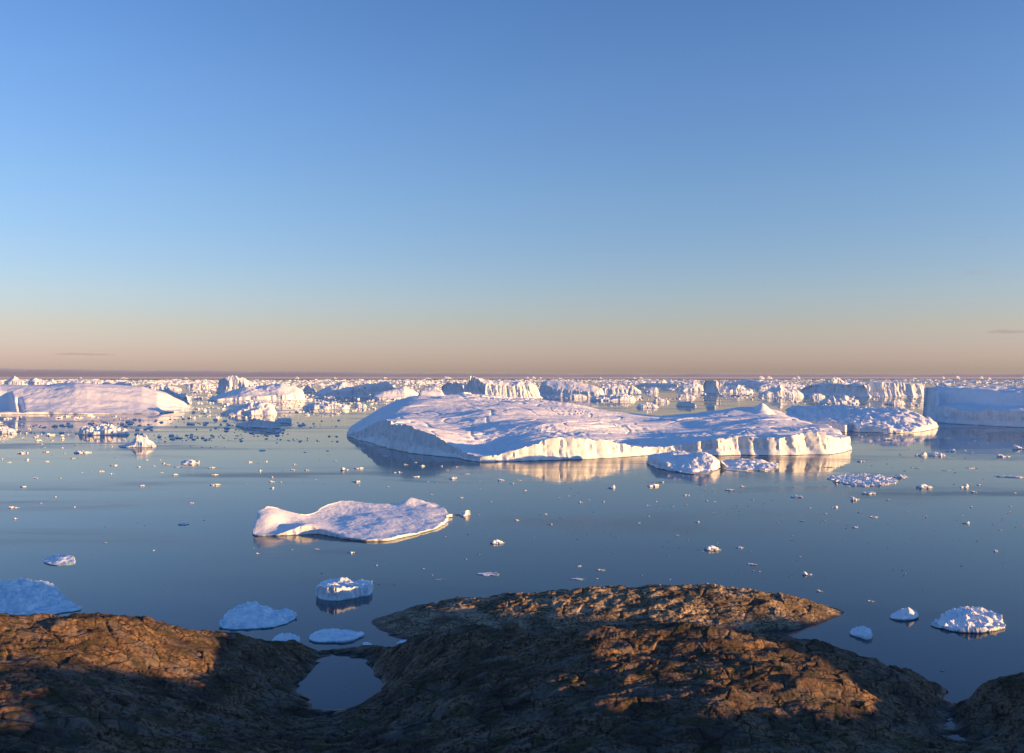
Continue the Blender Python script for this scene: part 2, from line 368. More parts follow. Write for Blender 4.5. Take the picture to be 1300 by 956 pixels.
def main_top(x, y):
    z = M_(x, y)
    px = CX + F * x / y
    u, w = x * .8 + y * .6, -x * .6 + y * .8
    z = z + 2.3 * fbm(u / 74, w / 40, .7, 2) + .35 * fbm(u / 26, w / 12, 3.3, 3) + .16 * ridged(u / 38, w / 7, 2.2, 3) - .2
    rough = sstep(520, 450, y) * sstep(-.1, .5, perlin(x / 34, y / 34, 4) + .2) + .6 * sstep(.25, .6, perlin(x / 40, y / 40, 14.5)) + .8 * sstep(30, 60, x) * sstep(470, 450, y)
    rough = rough * sstep(565, 610, px)
    f1, e, rv = cells(x / 4.5, y / 4.5, 12)
    f2, e2, rw = cells(x / 2.1, y / 2.1, 15)
    z = z + rough * (.6 * fbm(x / 6, y / 6, 1.1, 4) + .75 * (rv - .4) * sstep(0, .2, e) + .4 * (rw - .4))
    cv = np.abs(perlin(u / 55, w / 13, 8.8)); cw = np.abs(perlin(u / 30 + 4, w / 30, 3.1))                          # crevasses
    z = z - 1.3 * (1 - sstep(0, .06, cv)) * sstep(-.2, .3, perlin(x / 60, y / 60, 2.7)) - .8 * (1 - sstep(0, .04, cw))
    lay = perlin(u / 90, w / 45, 6.2) * 7
    z = z + .35 * (np.abs((lay % 1) - .5) - .25) * sstep(640, 600, px) + .45 * (np.abs(((w + 5 * perlin(x / 50, y / 50, 1)) / 6.5 % 1) - .5) - .25) * sstep(630, 690, px) * sstep(470, 520, y) * sstep(840, 760, px)
    z = z + .10 * fbm(x / 3, y / 3, 6.6, 3)
    # broken blocks along the far left rim and the little peak on the right
    blk = sstep(530, 534, px) * sstep(564, 560, px) * sstep(644, 648, y) * sstep(700, 690, y)
    bl = cells(x / 17 + .3, y / 17, 21)
    z = z + 5.0 * np.maximum(bl[2] - .45, 0) * sstep(0, .12, bl[1]) * sstep(490, 520, px) * sstep(640, 600, px) * sstep(625, 650, y)
    z = z + 4.0 * blk + 1.4 * sstep(565, 600, px) * sstep(690, 640, px) * (cells(x / 14, y / 14, 2)[2] - .4) * sstep(610, 650, y)
    z = z + 5.5 * np.exp(-(((px - 968) / 9) ** 2 + ((y - 655) / 14) ** 2))
    z = z + 2.2 * np.exp(-(((px - 1035) / 22) ** 2 + ((y - 450) / 12) ** 2))
    return z
foot = [W(*a) for a in [(440, 554), (470, 562.5), (510, 573.5), (545, 578), (580, 582), (603, 586.5), (640, 586), (690, 585), (740, 583.5), (790, 580.5), (822, 578.5), (850, 577.5), (880, 578), (915, 578.5), (950, 578), (990, 578.5), (1030, 577.5), (1060, 576.5), (1079, 572)]]
foot += [A(px, D) for px, D in [(1076, 500), (1055, 560), (1015, 650), (960, 715), (880, 745), (800, 762), (700, 765), (620, 752), (540, 735), (480, 700), (448, 650)]]
link("iceberg", berg_mesh("large_iceberg", foot, main_top, nt=1100, nw=12, nr=130, edge=1.6, esc=9, flute=1.5, lean=.10, notch=.5, nz=.7, under=3, zmin=.5, centre=A(750, 560), seed=1.3, sharp=28), ICE_BIG,
     "the largest iceberg, long and low with pale cliffs, lying across the middle of the water", "iceberg", loc=(0, 0, 0))

# ------------------------------------------------------------------ other modelled bergs and floes
def tps_berg(label, cat, foot, ctrl, material, name=None, bumps=None, **kw):
    S = TPS(ctrl)
    amp, scl, blk = kw.pop("amp", .2), kw.pop("scl", 3.0), kw.pop("blk", 0.0)
    def top(x, y):
        z = S(x, y) + amp * fbm(x / scl, y / scl, kw.get("seed", 0) + .5, 5, .55)
        if blk:
            f1, e, rv = cells(x / (scl * .6), y / (scl * .6), 4)
            z = z + blk * (rv - .45) * sstep(0, .2, e)
        for (bx, by, bh, bw) in bumps or []:
            z = z + bh * np.exp(-((x - bx) ** 2 + (y - by) ** 2) / bw ** 2)
        return z
    nm = name or ("ice_floe" if "floe" in cat else "iceberg")
    return link(nm, berg_mesh(nm, foot, top, **kw), material, label, cat)

# pale floe with a pointed left end
fl = [W(*a) for a in [(320, 679.5), (345, 680.5), (372, 680), (395, 678.5), (415, 680.5), (435, 684.5), (460, 687.5), (492, 687), (520, 681), (545, 675), (565, 667), (571.5, 657)]] + [A(*a) for a in [(571, 249), (566, 258), (545, 267), (515, 266), (480, 262), (440, 262), (410, 252), (385, 240), (350, 238), (328, 231)]]
fc = [P(*a) for a in [(345, 654, 227), (334, 666, 223), (357, 664, 226), (327, 676, 221), (372, 668, 222.5), (385, 667, 221.5), (398, 668, 222), (375, 672, 220), (395, 672, 220.5), (415, 645, 250), (440, 643, 254), (480, 647, 252), (500, 648, 252), (560, 654, 246), (566, 659.5, 238), (450, 682, 214), (490, 681, 214), (525, 674, 224), (545, 668, 230), (420, 676, 218), (460, 660, 236), (500, 660, 236), (530, 655, 242)]] + [(*A(400, 230), 1.35), (*A(415, 226), 1.15), (*A(395, 238), 1.5), (*A(520, 250), 1.5), (*A(525, 262), 1.7), (*A(548, 262), 1.6), (*A(505, 262), 1.7)]
tps_berg("pale sunlit ice floe with a pointed left end, below the largest iceberg", "ice floe", fl, fc, ICE_MID, bumps=[(*A(513, 262), .8, 2.0), (*A(521, 263), 1.05, 1.8), (*A(528, 262.5), .9, 1.9), (*A(536, 262), .95, 1.7), (*A(545, 260), .6, 1.8)], nt=520, nw=8, nr=60, edge=.5, esc=3.2, flute=.5, lean=.15, notch=.25, nz=.3, amp=.26, scl=9, blk=.07, zmin=.3, seed=2.2)

# blocks moored in front of the large iceberg
tps_berg("low ice block, blue left and white right, in front of the largest iceberg", "iceberg",
         [W(*a) for a in [(820, 587), (832, 594), (855, 599), (880, 602.5), (900, 601), (917, 594)]] + [A(*a) for a in [(922, 382), (900, 398), (860, 408), (828, 414)]],
         [P(*a) for a in [(826, 585, 405), (838, 577, 396), (855, 574, 392), (875, 577, 384), (895, 576, 380), (903, 579, 379), (915, 588, 380), (850, 590, 376), (875, 597, 367), (897, 594, 370), (885, 590, 373), (865, 580, 388)]] + [(*A(828, 412), 3), (*A(900, 396), 3)],
         ICE_BIG, nt=360, nr=50, edge=.9, esc=4, flute=.7, amp=.8, scl=7, blk=1.1, zmin=.3, seed=4.1, sharp=25)
tps_berg("low rubbly slab of sunlit ice just right of the blue and white block", "ice floe",
         [W(*a) for a in [(912, 593), (930, 598), (955, 597.5), (975, 597), (988, 593)]] + [A(*a) for a in [(985, 402), (960, 410), (935, 410), (915, 400)]],
         [(*A(px, D), z) for px, D, z in [(915, 390, .4), (930, 385, .8), (940, 395, 2.0), (955, 390, 1.4), (950, 380, .6), (970, 395, 1.6), (985, 395, .5), (965, 408, .8)]],
         ICE_MID, nt=240, nr=30, edge=.7, esc=3, flute=.5, amp=.8, scl=5, blk=.8, zmin=.2, seed=5.5)
# crumbly berg behind its right end
tps_berg("crumbly iceberg with a rubbly sunlit crest, behind the right end of the largest iceberg", "iceberg",
         [W(*a) for a in [(1060, 547), (1073, 549), (1080, 547.5), (1090, 549), (1105, 549), (1130, 550), (1155, 549.5), (1180, 546.5), (1191, 543)]] + [A(*a) for a in [(1186, 735), (1150, 770), (1090, 850), (1040, 860), (1000, 830), (1000, 730), (1030, 680)]],
         [P(*a) for a in [(1070, 537, 650), (1085, 538, 645), (1100, 537, 645), (1130, 540, 645), (1160, 541, 645), (1185, 541, 660), (1190, 540, 700), (1110, 525, 690), (1140, 521, 695), (1150, 519, 700), (1165, 526, 700), (1180, 533, 700), (1105, 521, 720), (1060, 521, 760), (1040, 516, 800), (1020, 520, 790), (1005, 525, 780), (1070, 516, 800), (1035, 532, 710), (1060, 532, 680)]] + [(*A(1150, 765), 8), (*A(1090, 845), 6)],
         ICE_BIG, nt=520, nr=70, edge=1.6, esc=8, flute=1.4, amp=1.6, scl=9, blk=1.8, zmin=.4, seed=6.2, notch=.5)
# big shaded berg at the right edge
def terr(x, y):
    px = CX + F * x / y
    front = 765 - (px - 1190) * .48
    d = y - front
    z = 13 + 3 * fbm(x / 40, y / 40, 2, 3) + 3.0 * sstep(0, 60, d)
    up = sstep(38, 46, d + 5 * perlin(x / 25, y / 25, 9) + 40 * sstep(1190, 1180, px))
    z = z + up * (13 + 2.0 * fbm(x / 30, y / 30, 6, 4) + 2 * (cells(x / 26, y / 26, 7)[2] - .5))
    return z + .8 * fbm(x / 7, y / 7, 3, 4)
link("iceberg", berg_mesh("iceberg", [W(1176, 529), W(1180, 533), W(1195, 537), W(1225, 539), W(1260, 541), W(1310, 543)] + [A(1380, 700), A(1460, 760), A(1480, 900), A(1400, 990), A(1280, 990), A(1190, 960), A(1172, 900)], terr, nt=600, nw=12, nr=70, edge=2, esc=14, flute=2.2, lean=.08, notch=.6, nz=.8, under=3, seed=7.7, centre=A(1320, 850)), ICE_BIG,
     "tall blue-shaded iceberg with stepped cliffs, cut off by the right edge", "iceberg")
# large sunlit slope at the left edge
def lslope(x, y):
    px = CX + F * x / y
    d = y - np.interp(px, [-170, 0, 110, 200, 232, 243], [900, 936, 946, 967, 1035, 1143])
    crest = np.interp(px, [-160, -20, 0, 30, 60, 95, 130, 180, 210, 235, 245], [34, 34, 30, 29.5, 30, 33.5, 31, 28, 20, 8, 3])
    t = np.clip((d + 3) / 98, 0, 1); rise = .35 * t + .65 * t * t * (3 - 2 * t)
    z = .9 + (crest - .9) * rise
    u = px + d * .25
    z = z + .5 * np.sin(d / 3.6 + px * .035 + 2.6 * fbm(x / 70, y / 40, 3, 2)) * sstep(0, 20, d) * sstep(120, 60, d) + 1.2 * fbm(x / 45, y / 25, 5, 3)
    rec = sstep(24, 17, px + .12 * d) * sstep(5, 14, d) * sstep(75, 50, d)          # shaded recess at the far left
    z = z * (1 - .75 * rec)
    rec2 = np.exp(-((px + .1 * d - 29) / 2.6) ** 2) * sstep(0, 10, d) * sstep(60, 35, d)
    return z - 7 * rec2 + .35 * fbm(x / 7, y / 7, 4, 3)
link("iceberg", berg_mesh("iceberg", [A(-170, 900), W(-60, 527), W(0, 526.5), W(60, 526), W(110, 526), W(160, 525.5), W(200, 525), W(232, 522), W(243, 518)] + [A(240, 1120), A(200, 1180), A(100, 1200), A(0, 1200), A(-160, 1200)], lslope, nt=560, nw=8, nr=90, edge=2, esc=12, flute=.8, lean=.3, notch=.4, nz=.6, under=3, seed=8.8, centre=A(50, 1060)), ICE_BIG,
     "broad sunlit iceberg with a smooth striped slope, cut off by the left edge", "iceberg")

# shaded bergs close under the headland
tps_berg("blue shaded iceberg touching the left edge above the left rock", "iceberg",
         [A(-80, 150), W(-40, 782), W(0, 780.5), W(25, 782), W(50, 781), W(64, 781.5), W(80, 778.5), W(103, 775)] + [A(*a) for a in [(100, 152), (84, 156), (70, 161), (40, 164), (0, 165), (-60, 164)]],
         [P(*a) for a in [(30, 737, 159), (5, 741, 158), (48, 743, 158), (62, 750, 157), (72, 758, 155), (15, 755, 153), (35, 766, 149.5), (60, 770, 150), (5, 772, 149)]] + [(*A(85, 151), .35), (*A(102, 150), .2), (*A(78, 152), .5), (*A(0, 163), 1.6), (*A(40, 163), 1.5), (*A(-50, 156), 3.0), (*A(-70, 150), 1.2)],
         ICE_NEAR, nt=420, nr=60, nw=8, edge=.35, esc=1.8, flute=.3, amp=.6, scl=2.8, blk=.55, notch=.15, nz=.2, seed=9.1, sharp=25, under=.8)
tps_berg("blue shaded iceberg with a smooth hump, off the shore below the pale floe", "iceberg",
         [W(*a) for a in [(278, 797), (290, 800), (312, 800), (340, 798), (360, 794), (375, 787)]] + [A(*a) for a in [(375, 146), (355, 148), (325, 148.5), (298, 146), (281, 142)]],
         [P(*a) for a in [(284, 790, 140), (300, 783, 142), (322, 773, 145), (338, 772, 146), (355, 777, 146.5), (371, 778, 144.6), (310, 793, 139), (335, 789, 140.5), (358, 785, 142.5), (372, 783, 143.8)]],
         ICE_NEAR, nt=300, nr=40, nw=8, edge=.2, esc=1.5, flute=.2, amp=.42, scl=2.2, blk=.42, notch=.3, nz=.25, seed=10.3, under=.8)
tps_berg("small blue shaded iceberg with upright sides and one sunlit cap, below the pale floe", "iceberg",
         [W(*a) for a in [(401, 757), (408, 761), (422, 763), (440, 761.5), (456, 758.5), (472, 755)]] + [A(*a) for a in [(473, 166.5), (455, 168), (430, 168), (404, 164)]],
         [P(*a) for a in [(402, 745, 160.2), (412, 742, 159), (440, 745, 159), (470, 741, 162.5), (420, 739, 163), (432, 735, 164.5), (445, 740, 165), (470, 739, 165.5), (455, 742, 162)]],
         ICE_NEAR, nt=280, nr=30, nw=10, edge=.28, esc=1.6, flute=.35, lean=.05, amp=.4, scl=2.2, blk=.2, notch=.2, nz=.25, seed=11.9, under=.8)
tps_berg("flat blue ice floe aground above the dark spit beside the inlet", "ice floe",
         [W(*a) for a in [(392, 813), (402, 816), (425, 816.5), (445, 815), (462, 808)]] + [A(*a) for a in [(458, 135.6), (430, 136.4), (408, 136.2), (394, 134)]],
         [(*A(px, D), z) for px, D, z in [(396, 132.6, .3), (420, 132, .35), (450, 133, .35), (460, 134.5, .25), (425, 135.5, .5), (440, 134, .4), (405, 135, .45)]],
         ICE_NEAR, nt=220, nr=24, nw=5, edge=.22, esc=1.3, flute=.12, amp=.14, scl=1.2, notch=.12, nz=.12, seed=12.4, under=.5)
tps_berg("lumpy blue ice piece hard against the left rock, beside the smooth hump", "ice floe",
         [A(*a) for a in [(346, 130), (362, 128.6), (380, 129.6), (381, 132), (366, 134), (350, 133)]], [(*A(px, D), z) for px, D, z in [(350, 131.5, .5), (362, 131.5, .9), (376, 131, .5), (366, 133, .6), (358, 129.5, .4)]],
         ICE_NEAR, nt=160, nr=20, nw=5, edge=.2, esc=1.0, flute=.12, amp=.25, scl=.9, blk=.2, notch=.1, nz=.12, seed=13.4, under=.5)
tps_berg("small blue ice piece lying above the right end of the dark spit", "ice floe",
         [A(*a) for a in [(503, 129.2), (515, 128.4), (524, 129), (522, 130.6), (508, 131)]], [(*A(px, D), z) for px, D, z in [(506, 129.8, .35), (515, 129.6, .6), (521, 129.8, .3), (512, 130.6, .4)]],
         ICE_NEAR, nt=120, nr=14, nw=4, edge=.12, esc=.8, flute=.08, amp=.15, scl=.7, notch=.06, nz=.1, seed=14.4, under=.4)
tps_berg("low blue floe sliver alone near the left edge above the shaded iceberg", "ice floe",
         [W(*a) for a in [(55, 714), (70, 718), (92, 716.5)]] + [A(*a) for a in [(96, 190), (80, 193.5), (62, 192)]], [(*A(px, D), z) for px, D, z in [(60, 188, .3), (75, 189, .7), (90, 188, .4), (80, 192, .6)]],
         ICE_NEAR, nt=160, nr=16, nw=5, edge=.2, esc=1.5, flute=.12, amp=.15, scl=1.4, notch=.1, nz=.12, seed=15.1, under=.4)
# sunlit floes at the lower right
tps_berg("lumpy white ice floe, the widest at the lower right of the islet", "ice floe",
         [W(*a) for a in [(1182, 795), (1195, 799), (1212, 802.5), (1232, 804.5), (1255, 803), (1270, 800), (1276, 796)]] + [A(*a) for a in [(1270, 143), (1252, 146), (1228, 147.3), (1205, 146), (1188, 142.5)]],
         [(*A(px, D), z) for px, D, z in [(1185, 139.5, .25), (1205, 138.5, .4), (1230, 136.5, .5), (1255, 137.5, .5), (1274, 140, .35), (1230, 141, .8), (1250, 142, .9), (1210, 142.5, .7), (1232, 145.5, 1.1), (1262, 142, .7)]],
         ICE_MID, nt=320, nr=44, nw=5, edge=.35, esc=1.3, flute=.2, amp=.5, scl=2.2, blk=.5, notch=.15, nz=.15, seed=16.6, under=.6)
tps_berg("small white floe with one upright knob, left of the lumpy white floe", "ice floe",
         [W(*a) for a in [(1129, 785), (1140, 788), (1155, 788), (1166, 785)]] + [A(*a) for a in [(1162, 146.5), (1148, 147.5), (1134, 146)]],
         [(*A(px, D), z) for px, D, z in [(1131, 143.5, .2), (1145, 143, .4), (1160, 143.5, .3), (1150, 145, .6), (1140, 145, .4)]],
         ICE_MID, bumps=[(*A(1152.5, 144.8), 1.0, .6), (*A(1158, 144.6), .4, .5)], nt=220, nr=34, nw=5, edge=.15, esc=1, flute=.1, amp=.12, scl=.9, notch=.1, nz=.12, seed=17.3, under=.4)
tps_berg("small white ice piece lying between the islet tip and the dark ridge", "ice floe",
         [W(*a) for a in [(1078, 806), (1090, 810), (1100, 813), (1108, 810)]] + [A(*a) for a in [(1106, 136.5), (1094, 137.6), (1082, 137.2)]],
         [(*A(px, D), z) for px, D, z in [(1080, 136, .2), (1093, 135, .4), (1103, 133.6, .5), (1106, 135, .3), (1096, 136.6, .5)]],
         ICE_MID, nt=180, nr=24, nw=5, edge=.15, esc=.8, flute=.1, amp=.22, scl=.7, blk=.2, notch=.08, nz=.1, seed=18.3, under=.4)

# ------------------------------------------------------------------ bergs of the far field, each from its own outline
def far_berg(label, base, prof, dep=.7, skew=0.0, front=.5, jag=.12, wc=.45, nt=230, nr=28, blk=0.0, flat=0.0, mat_=None, cat="iceberg", group=None, thick=1.0):
    """base: waterline row of the photo; prof: (column, row of the crest) from left to right; skew > 0 puts the left end farther away"""
    px0, px1 = prof[0][0], prof[-1][0]
    D = H * F / (base - HZ); wid = (px1 - px0) / F * D; dp = dep * wid
    pxs = [a for a, _ in prof]; Dc = D + dp * wc
    zs = [max(H - (Dc + skew * wid * (.5 - (a - px0) / (px1 - px0))) * (b - HZ) / F, .4) for a, b in prof]
    zmax = max(zs)
    sd = (px0 * .37 + base * 1.7) % 50
    def uw(x, y):
        px = CX + F * x / y; u = (px - px0) / (px1 - px0)
        return px, u, (y - D - skew * wid * (.5 - u)) / dp
    s = max(zmax, wid * .12)
    def top(x, y):
        px, u, w = uw(x, y)
        px = px + .05 * (px1 - px0) * perlin(x / s, y / s, sd + 3)
        z = np.interp(px, pxs, zs)
        a = np.where(w < wc, front + (1 - front) * sstep(0, wc, w), 1 - .55 * sstep(wc, 1.05, w))
        z = z * a
        n = jag * zmax * (1.0 * fbm(x / (s * 1.3), y / (s * 1.3), sd, 4) + .55 * (ridged(x / (s * .7), y / (s * .7), sd + 5, 3) - .5))
        if blk:
            f1, e, rv = cells(x / (s * .5), y / (s * .5), int(sd)); n = n + blk * zmax * (rv - .5) * sstep(0, .15, e)
        return z + n * np.clip(z / (zmax * .5), .25, 1)
    foot = []
    for k in range(28):
        a = 2 * math.pi * k / 28 + .1
        cu, cw = math.cos(a), math.sin(a)
        pw = .62
        u = .5 + .5 * math.copysign(abs(cu) ** pw, cu); w = .5 + .5 * math.copysign(abs(cw) ** pw, cw)
        y = D + w * dp + skew * wid * (.5 - u)
        foot.append(((px0 + u * (px1 - px0) - CX) / F * y, y))
    o = link("iceberg", berg_mesh("iceberg", foot, top, nt=nt, nw=6, nr=nr, edge=.04 * wid, esc=.14 * wid + 1, flute=.02 * wid + .04 * zmax, lean=.32, notch=.02 * zmax, nz=.05 * zmax + .2, under=2, zmin=.03 * zmax + .2, seed=sd, sharp=45), mat_ or ICE_FAR, label, cat, group)
    return o

FAR = [
 ("peaked white iceberg on the skyline behind the striped slope, nearest the left edge", 489, [(4, 484), (10, 482), (18, 477.5), (24, 481), (32, 483)], dict(front=.35)),
 ("humped white iceberg with a rounded top on the skyline, right of the left peak", 488.5, [(34, 486), (40, 481), (45, 479.8), (52, 483), (64, 486)], dict(front=.4)),
 ("small pointed white berg on the skyline between the humped berg and the flat shelf", 486.5, [(58, 484.5), (63, 482), (66, 481), (72, 484.5)], dict(front=.4)),
 ("long flat white ice shelf on the skyline behind the striped slope's top", 488, [(80, 485), (92, 482.7), (110, 482), (128, 483.5), (138, 485.5)], dict(front=.5, dep=.3)),
 ("ragged half-shaded iceberg behind the right shoulder of the striped slope", 494, [(122, 490), (134, 486), (145, 487), (158, 485), (172, 489)], dict(front=.4, skew=.9, jag=.2, dep=.5)),
 ("low creamy ice ridge above the gap between the striped slope and the jagged tower", 496, [(180, 492), (192, 488.5), (205, 488), (222, 491), (232, 494)], dict(front=.4, dep=.4)),
 ("blue-shaded iceberg hugging the right end of the striped slope", 512, [(192, 499), (204, 495), (216, 494), (226, 500), (236, 500), (243, 503)], dict(front=.6, skew=1.5, dep=.6)),
 ("flat-topped creamy iceberg just left of the jagged tower", 493, [(236, 489), (242, 487), (256, 487), (268, 488.5)], dict(front=.7, dep=.4)),
 ("tall jagged ice tower with fluted white front and blue right flank", 499, [(274, 494), (278, 484), (284, 481), (290, 480.5), (298, 479.3), (306, 482), (318, 485), (332, 488)], dict(front=.55, jag=.22, dep=.6, wc=.3)),
 ("big creamy rounded iceberg right of the jagged tower", 509, [(264, 505), (285, 500), (305, 494), (322, 491), (340, 489), (360, 487), (375, 491), (388, 499)], dict(front=.3, dep=.7, skew=-.15, jag=.07)),
 ("heap of sunlit rubble ice in front of the creamy rounded iceberg", 527, [(280, 524), (300, 519), (318, 514), (332, 512), (346, 515), (353, 523)], dict(front=.3, dep=.7, jag=.25, blk=.2)),
 ("small dark-sided ice knob right of the creamy rounded iceberg", 498, [(384, 494), (390, 488), (396, 492), (402, 495)], dict(skew=1.2)),
 ("pale pyramid-shaped iceberg with a blue foot, left of centre", 504, [(398, 500), (412, 494), (425, 487), (435, 485.5), (446, 490), (452, 496)], dict(front=.3, dep=.6)),
 ("blue-shaded humped berg between the two pale pyramids", 504, [(428, 500), (440, 492), (455, 491), (462, 494), (470, 499)], dict(skew=1.4, front=.5, dep=.5)),
 ("long blue-topped iceberg behind the broad pink pyramid", 500, [(446, 493), (460, 489), (476, 487.5), (494, 484.5), (504, 490)], dict(skew=1.0, front=.4, dep=.4)),
 ("broad pink pyramid of ice standing behind the largest iceberg's left end", 507, [(472, 502), (488, 497), (502, 494), (512, 491), (522, 495), (534, 503)], dict(front=.15, dep=.6, skew=-.2, jag=.06)),
 ("bright rubble ice floe fringing the water left of the largest iceberg", 520, [(384, 517), (396, 513), (412, 512), (428, 513), (444, 517)], dict(front=.5, dep=.6, jag=.3, blk=.3, thick=.5)),
 ("low sunlit ice wall left of the blue block on the skyline", 498.5, [(532, 496), (540, 492.5), (552, 491.5), (560, 495)], dict(front=.6, dep=.4)),
 ("blue block of ice with two lit chunks, touching the skyline peak's left foot", 501, [(560, 491), (566, 487), (580, 486.5), (592, 489)], dict(skew=1.3, front=.8, dep=.5)),
 ("sharp-peaked iceberg with blue left slope and white ridge, behind the largest iceberg", 506, [(584, 499), (590, 487), (599, 477.5), (612, 480.5), (625, 485), (650, 485), (672, 487), (688, 494)], dict(front=.6, dep=.45, jag=.09, wc=.35, nt=260, nr=36)),
 ("smooth pink iceberg with a long blue tail, right of the sharp peak", 504, [(680, 494), (688, 485), (696, 482.6), (715, 483.5), (735, 486), (752, 489), (768, 496)], dict(front=.35, dep=.6, skew=.3, jag=.05, nt=220)),
 ("low sunlit ice slab floating in front of the smooth pink iceberg", 505.5, [(718, 503), (724, 500.5), (736, 500.5), (746, 503.5)], dict(front=.8, dep=.5)),
 ("blocky creamy iceberg right of the smooth pink one", 500, [(757, 496), (764, 490), (772, 488), (786, 488.5), (798, 491), (806, 496)], dict(front=.5, dep=.6, jag=.12)),
 ("scattered heap of blue and white rubble below the blocky creamy iceberg", 509, [(750, 506), (764, 503), (778, 504), (790, 501.5), (806, 506)], dict(front=.3, dep=.8, jag=.4, blk=.4)),
 ("narrow two-humped creamy berg right of the blocky one", 501, [(796, 497), (802, 490.5), (808, 493), (815, 498)], dict(front=.4)),
 ("small domed white iceberg floating alone right of the two-humped berg", 498.5, [(816, 496.5), (824, 492), (832, 491.5), (837, 496)], dict(front=.4)),
 ("long blue-shaded berg low on the skyline behind the small dome", 492, [(806, 489), (820, 486), (838, 487), (852, 486.5), (862, 489)], dict(skew=1.1, dep=.3)),
 ("thin white iceberg on the skyline above the long blue berg", 486.5, [(832, 484.5), (838, 482.8), (842, 482), (846, 485)], dict(front=.5)),
 ("pale humped iceberg left of the dark blue tower", 496, [(856, 493), (868, 489), (880, 485.5), (890, 489), (896, 492)], dict(front=.25, dep=.6)),
 ("dark blue upright ice tower with one lit left edge", 499.5, [(893, 490), (895, 482.5), (904, 482), (911, 484), (914, 490)], dict(front=.95, skew=1.6, dep=.7, jag=.04)),
 ("flat sunlit ice slab in the bay below the pale humped iceberg", 506, [(858, 504), (864, 501), (876, 501.5), (883, 504)], dict(front=.8, dep=.6)),
 ("low sunlit slab in the bay left of the flat slab", 511, [(829, 509), (833, 506.3), (846, 506.3), (850, 509)], dict(front=.9, dep=.5)),
 ("blue shaded slab with a pale rim in the bay, nearest the largest iceberg", 516, [(858, 513), (864, 510), (878, 510), (884, 513)], dict(front=.8, skew=1.0, dep=.5)),
 ("small blue ice block in the bay below the dark blue tower", 517.5, [(896, 514.5), (898, 513), (905, 513), (909, 515)], dict(front=.9, skew=.8)),
 ("lumpy ice mass with a sunlit knob, left side of the bay", 518, [(808, 515.5), (816, 513), (822, 511.5), (828, 514), (836, 516)], dict(front=.3, jag=.3)),
 ("rubble berg of blue and white blocks right of the dark blue tower", 499, [(912, 496), (922, 491.5), (932, 493), (938, 488), (944, 493), (956, 496)], dict(front=.4, jag=.3, blk=.3)),
 ("far blue berg with a white crest on the skyline, right of the dark blue tower", 490, [(918, 487.5), (936, 485), (948, 481), (956, 482.5), (972, 486)], dict(front=.4, skew=.8, dep=.4)),
 ("pink-topped iceberg with bright foot, halfway between the dark tower and the skyline castle", 504, [(962, 500), (975, 495), (984, 493), (991, 489), (1000, 494), (1013, 496.5), (1020, 501)], dict(front=.45, dep=.5, jag=.14)),
 ("wide pink ice ridge behind the bright-footed iceberg", 494, [(958, 491), (972, 487), (990, 486), (1008, 488), (1024, 491)], dict(front=.3, dep=.4)),
 ("castle-like white iceberg crowning the skyline", 490.5, [(1044, 486), (1052, 483), (1058, 479.5), (1066, 479.8), (1070, 483.5), (1078, 487.5)], dict(front=.6, jag=.2, dep=.5)),
 ("long blue-shaded ice wall below the skyline castle", 503, [(1014, 495), (1030, 489), (1050, 486.5), (1080, 488), (1106, 488)], dict(skew=1.4, front=.75, dep=.35, jag=.06, nt=220)),
 ("small lit cap of ice afloat below the long blue wall", 505, [(1026, 502.5), (1032, 500), (1040, 500), (1048, 503)], dict(front=.5)),
 ("tabular pink iceberg with a bright left end, left of the tall shaded one", 503.5, [(1099, 497), (1104, 487), (1108, 483.5), (1140, 485), (1165, 486.5), (1178, 491)], dict(front=.85, dep=.5, skew=.1, jag=.04, nt=220)),
 ("sunlit ice chunk floating below the tabular pink iceberg", 514, [(1128, 512), (1134, 508), (1141, 507), (1149, 511)], dict(front=.5, jag=.2)),
 ("blue rubble floe with lit points, left of that sunlit chunk", 512.5, [(1040, 510), (1056, 506.5), (1068, 503.5), (1080, 508), (1092, 509.5)], dict(front=.3, jag=.4, blk=.4, dep=.5)),
 ("low lumpy sunlit rubble ice in front of the striped slope", 552.5, [(98, 549), (108, 543.5), (124, 542), (142, 541.5), (152, 545), (166, 547)], dict(front=.4, dep=.5, jag=.35, blk=.35, mat_=ICE_BIG)),
 ("sunlit lumpy ice pan under the striped slope, cut off by the left edge", 551, [(-20, 545), (-4, 541), (10, 544), (22, 549)], dict(front=.4, dep=.6, jag=.3, mat_=ICE_BIG)),
 ("long blue-shaded ice slab left of the largest iceberg", 543, [(300, 538), (315, 534.5), (335, 534), (350, 535.5), (356, 539)], dict(front=.85, skew=.9, dep=.35, mat_=ICE_BIG)),
 ("blue-shaded slab joined end to end with the longer blue slab", 537, [(348, 534), (354, 531), (364, 530.5), (371, 533.5)], dict(front=.7, skew=.9, dep=.5, mat_=ICE_BIG)),
 ("little rubble berg with a sunlit block on top, below the striped slope", 568, [(150, 566.5), (163, 564), (171, 561), (173, 555), (185, 554.5), (188, 560), (200, 566)], dict(front=.35, dep=.6, jag=.2, blk=.25, mat_=ICE_MID)),
 ("small sunlit rubble floe afloat just left of the largest iceberg's far end", 518, [(450, 524 - 10), (455, 512.5), (462, 513), (466, 516)], dict(front=.6, dep=.8, jag=.2)),
]
for lab, base, prof, kw in FAR:
    far_berg(lab, base, prof, **kw)

